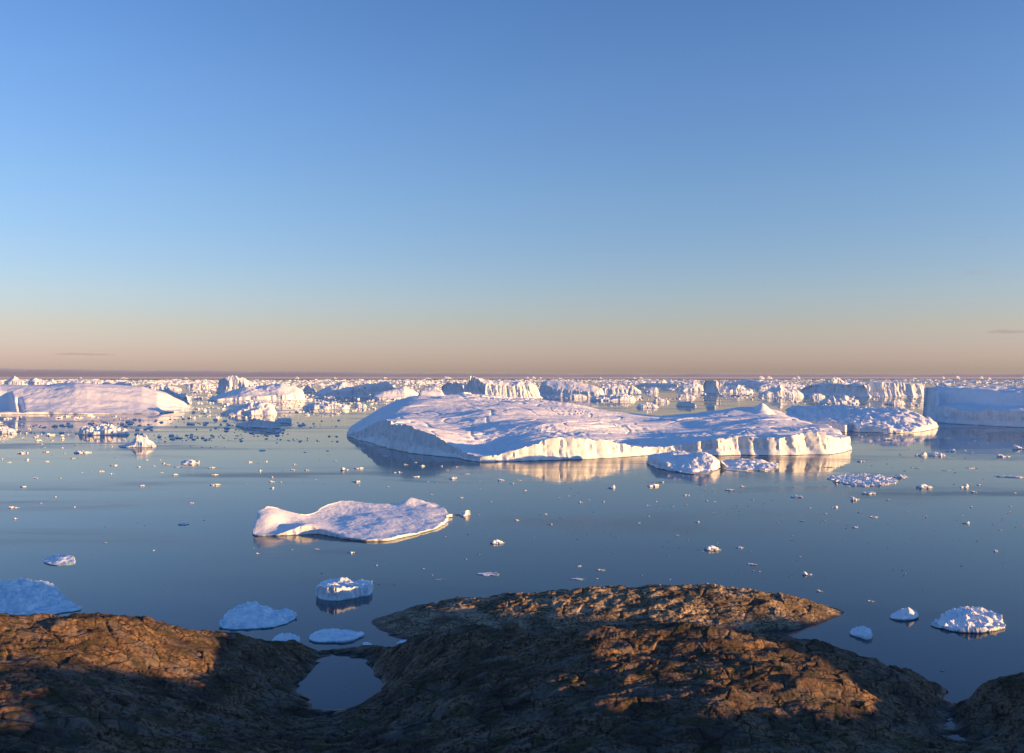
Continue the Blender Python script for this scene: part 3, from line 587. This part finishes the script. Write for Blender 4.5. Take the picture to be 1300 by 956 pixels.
# bergs on the horizon itself
HORIZ = [(150, 163, 480.9, 478.3), (101, 104, 480.8, 478.2), (232, 239, 480.9, 478.6), (374, 380, 481.2, 477.8), (422, 428, 480.8, 478.4), (485, 492, 480.7, 478.2), (537, 548, 480.9, 478.8), (560, 574, 480.8, 477.6), (667, 672, 480.6, 478), (673, 681, 480.7, 477.7), (684, 688, 480.8, 478.6),
         (707, 714, 481.4, 479.3), (760, 765, 480.7, 478.4), (802, 808, 480.9, 478.6), (811, 816, 480.8, 478.3), (961, 971, 481.2, 477.2), (972, 981, 481.3, 477.5), (1005, 1011, 481.5, 479), (1011, 1016, 481.2, 476.8), (1158, 1164, 481.1, 479.2), (1195, 1200, 480.8, 477.6), (1212, 1219, 480.7, 476.8), (1243, 1249, 480.8, 477.4), (1253, 1259, 482, 479.2), (1296, 1306, 480.9, 477), (1184, 1192, 483.6, 481.6)]
for a, b, base, tp in HORIZ:
    k = (b - a) / 5
    far_berg("tiny pale iceberg far out on the horizon line, only a few pixels wide", base, [(a, base - .4), (a + k, tp + .9), (a + 2 * k, tp + .2), (a + 3.4 * k, tp + .9), (b, base - .3)], front=.4, nt=48, nr=10, jag=.12, group="tiny icebergs on the horizon line")

# ------------------------------------------------------------------ small ice adrift
def chunk_mesh(seed, kind, n=28, m=8):
    r = np.random.default_rng(seed)
    a = np.linspace(0, 2 * np.pi, n, endpoint=False)
    rad = .5 * (1 + .6 * fbm(np.cos(a) * 1.4, np.sin(a) * 1.1, seed * 3.1, 3))
    foot = np.c_[np.cos(a) * rad, np.sin(a) * rad * r.uniform(.45, .75)]
    foot[:, 0] *= 1 / np.ptp(foot[:, 0])
    pk = [(r.uniform(-.35, .35), r.uniform(-.15, .18), r.uniform(.03, .16) * kind, r.uniform(.08, .2)) for _ in range(4)]; tx, ty = r.uniform(-.12, .12), r.uniform(-.05, .15)
    def top(x, y):
        z = .05 + .03 * fbm(x * 5, y * 5, seed, 3)
        for bx, by, bh, bw in pk: z = z + bh * np.exp(-((x - bx) ** 2 + (y - by) ** 2) / bw ** 2)
        f1, e, rv = cells(x * 4.2 + seed, y * 4.2, seed)
        z = z + tx * x + ty * y + .14 * kind * (rv - .45) * sstep(0, .12, e)
        return np.maximum(.3 * np.tanh(z / .3), .02)
    return berg_mesh("ice_chunk", foot, top, nt=n * 2, nw=3, nr=m, edge=.03, esc=.12, flute=.03, lean=.2, notch=.012, nz=.03, under=.12, zmin=.025, seed=seed, curved=True, sharp=30)
CH = [chunk_mesh(50 + i, k) for i, k in enumerate((.5, .8, 1.0, 1.3, .7, 1.1, 1.6, .9, .35, .3))]
for c in CH: c.materials.append(ICE_BIT)
def put(px, py, w, ch=None, label=None, group=None, hs=1.0, dep=1.0, name="ice_chunk", cat="ice chunk"):
    x, y = W(px, py + .25); s = w * y / F
    o = link(name, CH[ch if ch is not None else random.randrange(8)], None, label, cat, group)
    o.location = (x, y + .2 * s, 0); o.rotation_euler = (0, 0, random.uniform(-.5, .5) + (math.pi if random.random() < .5 else 0)); o.scale = (s, s * dep, s * hs)
    return o
NOTABLE = [
 (588, 654, 22, 6, "white ice chunk with a pointed top just off the right end of the pale floe"),
 (630, 690, 19, 5, "domed white ice chunk with a blue rim, alone in the middle of the open water"),
 (904, 698.5, 22, 5, "wide sunlit ice chunk on dark water, upper of the pieces above the islet's right half"),
 (940, 696, 10, 1, "smaller chunk close to the right of the wide sunlit chunk above the islet"),
 (955, 717, 13, 2, "half-blue ice chunk below the wide sunlit pair above the islet"),
 (1024, 730, 14, 3, "sunlit ice chunk off the islet's right shoulder"),
 (1041, 751, 8, 6, "pointed little ice chunk just above the islet's right end"),
 (1050, 772, 16, 1, "crumbly white ice stranded behind the islet's pointed tip"),
 (1107, 764, 9, 2, "little white chunk right of the islet tip, above the small knobbed floe"),
 (233, 666, 14, 0, "golden ice chunk alone on the left water, left of the pale floe's tip"),
 (16, 645, 13, 4, "golden two-part ice chunk near the left edge, above the blue sliver"),
 (104, 575, 21, 0, "flat golden ice strip in the row of pieces at left, below the striped slope"),
 (28, 575.5, 17, 0, "flat golden ice cake nearest the left edge in the row below the striped slope"),
 (240, 588.5, 25, 1, "long ice strip with a blue back, left of the largest iceberg"),
 (230, 593, 20, 9, "thin flat ice strip just below the blue-backed strip"),
 (272, 616, 14, 2, "golden ice chunk below the blue-backed strip, left of the largest iceberg"),
 (268, 594, 10, 2, "rounded golden chunk right of the blue-backed strip"),
 (436, 597, 13, 3, "blue-ended ice chunk in the pair below the largest iceberg's left tip"),
 (455, 595, 13, 2, "golden right-hand chunk of the pair below the largest iceberg's left tip"),
 (452, 612, 13, 4, "slanting golden ice strip below the pair under the largest iceberg's left tip"),
 (490, 579.5, 10, 0, "flat ice cake in the dark reflection under the largest iceberg's left flank"),
 (527, 605.5, 11, 0, "flat golden cake at the lower edge of the largest iceberg's reflection"),
 (576, 608, 12, 5, "lumpy golden chunk at the bottom of the reflection's purple part"),
 (589, 602, 13, 8, "long thin ice sliver in the reflection's purple part"),
 (776, 619.5, 12, 6, "pointed chunk just below the reflected cliffs of the largest iceberg"),
 (828, 617.5, 18, 1, "long chunk with a lit right end below the blue and white block"),
 (840, 612.5, 8, 4, "small golden cake just above the long chunk with the lit right end"),
 (927, 622.5, 13, 2, "ice chunk with a dark left side below the rubbly slab"),
 (1013, 631.5, 17, 2, "chunk with a trailing blue shelf, below the right end of the largest iceberg"),
 (1104, 627, 20, 0, "flat sunlit ice cake just below the long rubble raft"),
 (1086, 635, 15, 3, "cluster-like white chunk left of and below the flat sunlit cake"),
 (1147, 606.5, 20, 1, "sunlit chunk with a thin blue wake of ice, right of the rubble raft"),
 (1174, 619.5, 21, 5, "rubbly bright chunk, the larger one to the right below the rubble raft"),
 (1226, 618.5, 15, 3, "two-knobbed ice chunk in the right part of the water"),
 (1172, 578.5, 17, 3, "pinkish rounded chunk, left half of the pair below the crumbly iceberg"),
 (1192, 578.5, 22, 1, "pinkish broad chunk, right half of the pair below the crumbly iceberg"),
 (1208, 573, 16, 4, "lit ice cake touching the right side of the pinkish pair"),
 (1276, 580, 20, 4, "long pinkish ice cake below the tall shaded iceberg"),
 (1296, 570, 18, 6, "bright upright ice piece cut off by the right edge below the tall shaded iceberg"),
 (1290, 606, 34, 8, "dark flat ice floe cut off by the right edge"),
 (1128, 558.5, 13, 5, "bright lump of ice in the reflection of the crumbly iceberg"),
 (446, 702, 12, 4, "golden ice cake below the right part of the pale floe"),
 (402, 697.5, 8, 2, "small golden chunk below the left part of the pale floe"),
 (623, 730, 30, 9, "thin blue sheet of ice barely above the water, above the islet's left end"),
 (735, 736, 20, 8, "light blue leaf-shaped ice sheet just above the islet's crest"),
 (560, 736, 13, 9, "small blue ice sheet left of the thin blue sheet above the islet"),
 (764, 724.5, 10, 2, "pair-like sunlit chunk above the light blue leaf-shaped sheet"),
 (1165, 594, 14, 8, "flat blue-shaded cake in the water below the pinkish pair, left one"),
 (1201, 597.5, 11, 8, "flat blue-shaded cake in the water below the pinkish pair, middle one"),
 (1236, 594.5, 18, 8, "widest flat blue-shaded cake, below the pinkish pair to the right"),
 (1093, 586, 10, 1, "blue-shaded lump right of the largest iceberg's right end"),
 (1055, 593.5, 14, 8, "blue flat cake in the golden reflection, left of its twin"),
 (1069, 593, 12, 8, "blue flat cake in the golden reflection, right of its twin"),
 (466, 819, 16, 0, "small blue ice chip aground at the dark spit, right of the flat blue floe"),
 (1228, 664.5, 10, 3, "sunlit double chunk alone in the right-hand dark water"),
 (1111, 657, 11, 2, "sunlit chunk at the right end of the sparse row below the rubble raft"),
 (1061, 644.5, 9, 3, "sunlit chunk at the left end of the sparse row below the rubble raft"),
]
for px, py, w, ch, lab in NOTABLE:
    put(px, py, w, ch, lab, hs=.35 if ch in (8, 9) else 1.0)
TINY = [(57, 574, 8), (34, 584, 6), (58, 586, 6), (11, 587, 5), (92, 582, 6), (143, 591, 9), (128, 599, 7), (141, 602, 5), (175, 593, 6), (195, 592, 5), (185, 584, 5), (45, 607, 7), (76, 607, 4), (28, 618, 9), (180, 617, 7), (213, 590, 7), (272, 603, 8), (222, 603, 7), (70, 631, 4), (52, 639, 3), (94, 644, 4), (19, 659, 6), (133, 689, 5), (243, 639, 6), (195, 699, 4), (317, 587, 6), (3, 583, 4), (104, 600, 3), (115, 599, 3), (205, 600, 4),
        (943, 618, 6), (1081, 631, 4), (1244, 616, 6), (1237, 625, 7), (1288, 626, 5), (1092, 651, 6), (1028, 645, 4), (1048, 652, 4), (1019, 662, 7), (1087, 670, 8), (1175, 656, 6), (1234, 644, 5), (1153, 650, 3), (1127, 635, 5), (1283, 643, 4), (1283, 650, 3), (907, 651, 4), (932, 645, 3), (939, 649, 3), (970, 639, 4), (955, 634, 4), (907, 637, 4), (1006, 686, 4), (1016, 707, 4), (957, 725, 4), (965, 726, 4), (1270, 673, 4), (1298, 668, 4), (1265, 700, 8), (1196, 852, 5),
        (635, 610, 8), (650, 614, 6), (660, 610, 5), (667, 623, 5), (872, 629, 8), (897, 636, 4), (737, 638, 6), (766, 637, 4), (710, 632, 3), (722, 630, 3), (730, 629, 3), (823, 642, 6), (834, 637, 4), (854, 643, 4), (871, 641, 4), (657, 661, 6), (699, 666, 6), (692, 653, 5), (608, 654, 4), (623, 637, 4), (811, 664, 4), (886, 663, 6), (860, 680, 5), (823, 656, 4), (842, 694, 3), (735, 719, 6), (758, 723, 4),
        (515, 590, 7), (527, 587, 4), (536, 592, 8), (500, 600, 6), (507, 600, 6), (568, 597, 4), (637, 610, 7), (560, 592, 4), (580, 593, 4), (585, 632, 7), (548, 628, 5), (322, 696, 4), (327, 703, 5), (370, 698, 4), (566, 682, 5), (537, 722, 4), (592, 710, 3), (478, 718, 4), (374, 590, 5), (330, 598, 6), (345, 606, 5), (389, 597, 6), (345, 620, 6), (372, 597, 9), (402, 609, 4), (345, 612, 7), (333, 572, 8), (425, 585, 5)]
REG = [(0, 330, "small sunlit ice piece floating on the open water at the left, below the striped slope", "small sunlit ice pieces on the left water"),
       (330, 600, "small sunlit ice piece floating left of centre, between the largest iceberg and the pale floe", "small sunlit ice pieces left of centre"),
       (600, 900, "small sunlit ice piece floating in the middle of the water, below the largest iceberg's cliffs", "small sunlit ice pieces in the middle"),
       (900, 1301, "small sunlit ice piece floating in the right-hand water, around the rubble raft", "small sunlit ice pieces on the right water")]
def region(px):
    for a, b, l, g in REG:
        if a <= px < b: return l, g
    return REG[-1][2:]
for px, py, w in TINY:
    l, g = region(px)
    put(px, py, w * 1.05, None, l, g)
# a long raft of broken ice: one floating mass of rubble
def raft_top(x, y):
    f1, e, rv = cells(x / .9, y / .9, 31)
    g1, e2, rw = cells(x / .45 + 3, y / .45, 7); big = cells(x / 2.3, y / 2.3, 9)
    z = .06 + .28 * rw * sstep(0, .3, e2) + .55 * np.maximum(rv - .55, 0) * sstep(0, .3, e) * 2 + .9 * np.maximum(big[2] - .75, 0) * 3 * sstep(.05, .3, big[1])
    return z * (.55 + .45 * sstep(-.4, .3, perlin(x / 5, y / 5, 2)))
link("ice_raft", berg_mesh("ice_raft", [W(*a) for a in [(1053, 609), (1070, 614), (1090, 617), (1115, 617), (1138, 612)]] + [A(*a) for a in [(1125, 350), (1095, 356), (1065, 354)]], raft_top, nt=520, nr=80, nw=4, edge=1.9, esc=2.6, flute=.3, notch=.05, nz=.2, seed=3.3, under=.5), ICE_BIT,
     "long dark raft of broken ice rubble, right of and below the largest iceberg", "ice raft")
# random further pieces in the open water (kept off the bergs), up to 300 single pieces in all
n_have = len(NOTABLE) + len(TINY); tries = 0
def blocked(px, py):
    if 430 < px < 1085 and py < 606: return True
    if 310 < px < 580 and 630 < py < 695: return True
    if py > 742 and 465 < px < 1080: return True
    if px < 110 and py > 700: return True
    if 990 < px < 1200 and py < 558: return True
    return px > 1170 and py < 548
while n_have < 296 and tries < 4000:
    tries += 1
    py = 556 + 190 * random.random() ** 2.2; px = random.uniform(0, 1300)
    if blocked(px, py): continue
    if px < 600 and random.random() < (.25 if py < 600 else .6): continue
    if float(perlin(px / 120, py / 16, 4.4)) < .12: continue
    l, g = region(px)
    put(px, py, random.uniform(1.6, 4.2) * (1.2 if py < 600 else .9), None, l, g); n_have += 1

# brash: the countless bits between the far bergs, one mass
def brash():
    V, Q, Tt = [], [], []; base = 0; r = np.random.default_rng(5)
    protos = []
    for s in range(10):
        n = 10; a = np.linspace(0, 2 * np.pi, n, endpoint=False)
        rad = .5 * (1 + r.uniform(-.3, .3, n))
        p = np.c_[np.cos(a) * rad, np.sin(a) * rad * .7]
        rg = [np.c_[p, np.full(n, -.1)], np.c_[p * .96, r.uniform(.10, .22, n)], np.c_[p * .55 + r.uniform(-.1, .1, (n, 2)), r.uniform(.16, .42, n)]]
        protos.append(ringmesh(rg))
    k = 0
    def add(a, b, w, hs):
        nonlocal base
        D = H * F / (b - HZ); s = w * D / F
        v, q, t = protos[r.integers(10)]
        th_ = r.uniform(0, 6.28); c, sn = math.cos(th_), math.sin(th_)
        V.append(np.c_[(v[:, 0] * c - v[:, 1] * sn) * s + (a - CX) / F * D, (v[:, 0] * sn + v[:, 1] * c) * s * 1.2 + D, v[:, 2] * s * hs]); Q.append(q + base); Tt.append(t + base); base += len(v)
    # the belt of larger hummocks and pans that closes the view towards the open sea
    for n_, lo, hi, w0, w1, hs in ((1500, 482.4, 486, 2, 10, .4), (1100, 485, 492, 3, 12, .42), (500, 491, 505, 3, 9, .42)):
        m = 0
        while m < n_:
            a, b = r.uniform(-30, 1330), lo + (hi - lo) * r.random() ** 1.3
            if b > 489 and (a < 242 or a > 1170) or b > 497 and 620 < a < 1000 and r.random() < .8: continue
            if perlin(a / 70, b / 4, 3.3) < np.interp(a, [0, 600, 1300], [-.35, -.2, .0]): continue
            add(a, b, w0 + (w1 - w0) * r.random() ** 2.5, hs); m += 1
    m = 0
    while m < 420:                                                    # half-sunk crumbs drifting in streaks on the open water
        a, b = r.uniform(0, 1300), 552 + 200 * r.random() ** 1.8
        if perlin(a / 150, b / 14, 9.1) + .5 * perlin(a / 40, b / 5, 1.1) < np.interp(a, [0, 500, 700, 1300], [.35, .3, .05, -.05]) or 430 < a < 1085 and b < 606 or 310 < a < 580 and 630 < b < 695 or b > 742 and 465 < a < 1080 or a < 110 and b > 700: continue
        add(a, b, .7 + 2.2 * r.random() ** 2.5, .5); m += 1
    while k < 8000:
        m = 4000
        py = 483.2 + 78 * r.random(m) ** 2.6; px = r.uniform(-40, 1340, m)
        dens = perlin(px / 90, py / 7, 2.0) + .6 * perlin(px / 30, py / 3.5, 7.0)
        thr = np.interp(px, [0, 300, 560, 800, 1000, 1300], [-.25, -.3, -.15, .02, -.05, .1]) + np.interp(py, [483, 500, 530, 545, 562], [-.35, -.05, .1, .12, .3])
        far_open = (px > 620) & (px < 1000) & (py > 508) | (px > 1170) & (py > 492) | (px > 430) & (px < 1090) & (py > 524) | (px < 242) & (py > 489) & (py < 527)
        ok = (dens > thr) & ~far_open
        for a, b in zip(px[ok], py[ok]):
            D = H * F / (b - HZ); w = (1.0 + 5.0 * r.random() ** 3.2) * np.interp(b, [483, 500, 540], [.9, 1.1, 1.3]); s = w * D / F
            v, q, t = protos[r.integers(10)]
            th_ = r.uniform(0, 6.28); c, sn = math.cos(th_), math.sin(th_)
            hs = np.interp(b, [483, 520], [.55, .9])
            vv = np.c_[(v[:, 0] * c - v[:, 1] * sn) * s + (a - CX) / F * D, (v[:, 0] * sn + v[:, 1] * c) * s * 1.2 + D, v[:, 2] * s * hs]
            V.append(vv); Q.append(q + base); Tt.append(t + base); base += len(v); k += 1
    return quads_mesh("brash_ice", np.concatenate(V), np.concatenate(Q), np.concatenate(Tt), False)
link("brash_ice", brash(), ICE_FAR, kind="stuff", label="field of brash ice bits filling the water between the far icebergs", cat="brash ice")

# ------------------------------------------------------------------ air and clouds
def volume_material(name, color, density, absorb=(0, 0, 0)):
    m = bpy.data.materials.new(name); m.use_nodes = True; nt = m.node_tree; nt.nodes.clear()
    o = nt.nodes.new("ShaderNodeOutputMaterial"); v = nt.nodes.new("ShaderNodeVolumePrincipled")
    v.inputs["Color"].default_value = (*color, 1); v.inputs["Density"].default_value = density; v.inputs["Absorption Color"].default_value = (*absorb, 1)
    nt.links.new(v.outputs[0], o.inputs["Volume"]); return m
HB = 64000
v = [(a * HB, b * HB, c) for c in (-16, 62) for b in (-1, 1) for a in (-1, 1)]
link("haze", quads_mesh("haze", np.array(v), [(0, 2, 3, 1), (4, 5, 7, 6), (0, 1, 5, 4), (2, 6, 7, 3), (0, 4, 6, 2), (1, 3, 7, 5)], None, False), volume_material("air", (.70, .76, .92), 1.3e-5), kind="stuff")
def cloud(name, D, a0, a1, zfun, thick, n, mat_, **kw):
    """long closed body of cloud along an arc at distance D, from azimuth a0 to a1; zfun(t) gives its lower and upper height"""
    t = np.linspace(0, 1, n); a = np.radians(a0 + (a1 - a0) * t); lo, hi = zfun(t)
    rings = []
    k = 10
    for j in range(k):
        q = 2 * math.pi * j / k
        r_ = D + thick * .5 * math.cos(q) * np.clip(np.sin(math.pi * t) * 3, .02, 1); z = (lo + hi) / 2 + (hi - lo) / 2 * math.sin(q)
        rings.append(np.c_[np.sin(a) * r_, np.cos(a) * r_, z])
    R = np.stack(rings, 1); V = R.reshape(-1, 3); Q = []
    for i in range(n - 1):
        for j in range(k): Q.append((i * k + j, i * k + (j + 1) % k, (i + 1) * k + (j + 1) % k, (i + 1) * k + j))
    c0, c1 = len(V), len(V) + 1
    V = np.r_[V, R[0].mean(0)[None], R[-1].mean(0)[None]]
    T3 = [(c0, (j + 1) % k, j) for j in range(k)] + [(c1, (n - 1) * k + j, (n - 1) * k + (j + 1) % k) for j in range(k)]
    me = quads_mesh(name, V, np.array(Q), np.array(T3))
    return link(name, me, mat_, **kw)
CLOUD = volume_material("cloud_bank", (.44, .52, .80), 3.2e-4)
px2az = lambda px: math.degrees(math.atan((px - CX) / F))
row2z = lambda py, D: (HZ - py) / F * D
def bank(t):
    px = CX + F * np.tan(np.radians(-52 + 104 * t))
    D = 78000
    up = np.interp(px, [0, 250, 700, 1300], [468.5, 470, 473, 474.5]) - .9 * fbm(px / 60, 0, .5, 4) - .5 * np.abs(fbm(px / 14, 0, 3.5, 3))
    return np.full_like(px, -300.0), row2z(up, D)
cloud("cloud_bank", 78000, -52, 52, bank, 9000, 700, CLOUD, kind="stuff")
CL2 = volume_material("thin_cloud", (.45, .45, .62), 2.4e-4)
for px0, px1, py, hh, lab in [(1250, 1335, 428, 2.2, "thin dark streak of cloud low in the sky, cut off by the right edge"), (66, 150, 452, 1.2, "faint long streak of cloud low in the sky at the left"), (1222, 1262, 361, .9, "faint little cloud wisp above the dark streak at the right"), (1236, 1254, 325, .8, "smallest faint cloud wisp, highest of those at the right")]:
    D = 42000
    z0 = row2z(py, D)
    def lens(t):
        e = np.sqrt(np.clip(1 - (2 * t - 1) ** 2, 0, 1)) * (1 + .5 * fbm(t * 6, py, .5, 3)); h = hh / F * D * np.clip(e, .03, 2)
        return z0 - h * .6 + .5 * hh / F * D * perlin(t * 3, py, 1.5), z0 + h + .5 * hh / F * D * perlin(t * 3, py, 1.5)
    cloud("cloud", D, px2az(px0), px2az(px1), lens, 2500, 60, CL2, label=lab, cat="cloud")

# ------------------------------------------------------------------ sky, sun, camera
w = bpy.data.worlds.new("World"); sc.world = w; w.use_nodes = True
nt = w.node_tree; bg = nt.nodes["Background"]
sky = nt.nodes.new("ShaderNodeTexSky"); sky.sky_type = 'NISHITA'; sky.sun_disc = False
sky.sun_elevation = math.radians(SUN_EL); sky.sun_rotation = math.radians(180 - SUN_AZ)
sky.altitude = 40; sky.air_density = 1.0; sky.dust_density = 0.0; sky.ozone_density = 3.0
# the dusty pink belt low over the sea opposite the sun: the sky's colour trimmed by elevation
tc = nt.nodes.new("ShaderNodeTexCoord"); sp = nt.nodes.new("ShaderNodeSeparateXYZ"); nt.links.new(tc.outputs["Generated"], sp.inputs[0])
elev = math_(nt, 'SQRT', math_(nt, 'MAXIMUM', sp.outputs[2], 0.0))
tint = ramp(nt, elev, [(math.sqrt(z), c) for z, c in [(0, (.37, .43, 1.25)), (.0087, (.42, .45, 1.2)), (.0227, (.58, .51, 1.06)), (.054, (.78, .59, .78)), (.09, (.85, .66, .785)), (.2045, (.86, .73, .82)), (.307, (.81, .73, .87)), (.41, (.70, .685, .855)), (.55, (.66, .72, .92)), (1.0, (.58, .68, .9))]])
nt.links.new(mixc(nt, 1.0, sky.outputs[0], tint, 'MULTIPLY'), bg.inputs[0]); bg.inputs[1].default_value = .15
L = bpy.data.lights.new("sun", 'SUN'); L.energy = 3.4; L.angle = math.radians(.5); L.color = (1, .53, .19)
so = bpy.data.objects.new("sun", L); COL.objects.link(so)
so.rotation_euler = (math.radians(90 - SUN_EL), 0, math.radians(SUN_AZ))
cam = bpy.data.cameras.new("camera"); co = bpy.data.objects.new("camera", cam); COL.objects.link(co)
cam.sensor_width = 36; cam.lens = F / 1300 * 36; cam.clip_end = 120000; cam.clip_start = .3
co.location = (0, 0, H); co.rotation_euler = (math.radians(90) + math.atan(1.5 / F), 0, 0)
sc.camera = co
sc.view_settings.view_transform = 'Standard'; sc.view_settings.look = 'None'; sc.view_settings.gamma = 1; sc.view_settings.use_curve_mapping = False
sc.view_settings.exposure = 1.7
sc.cycles.use_denoising = True
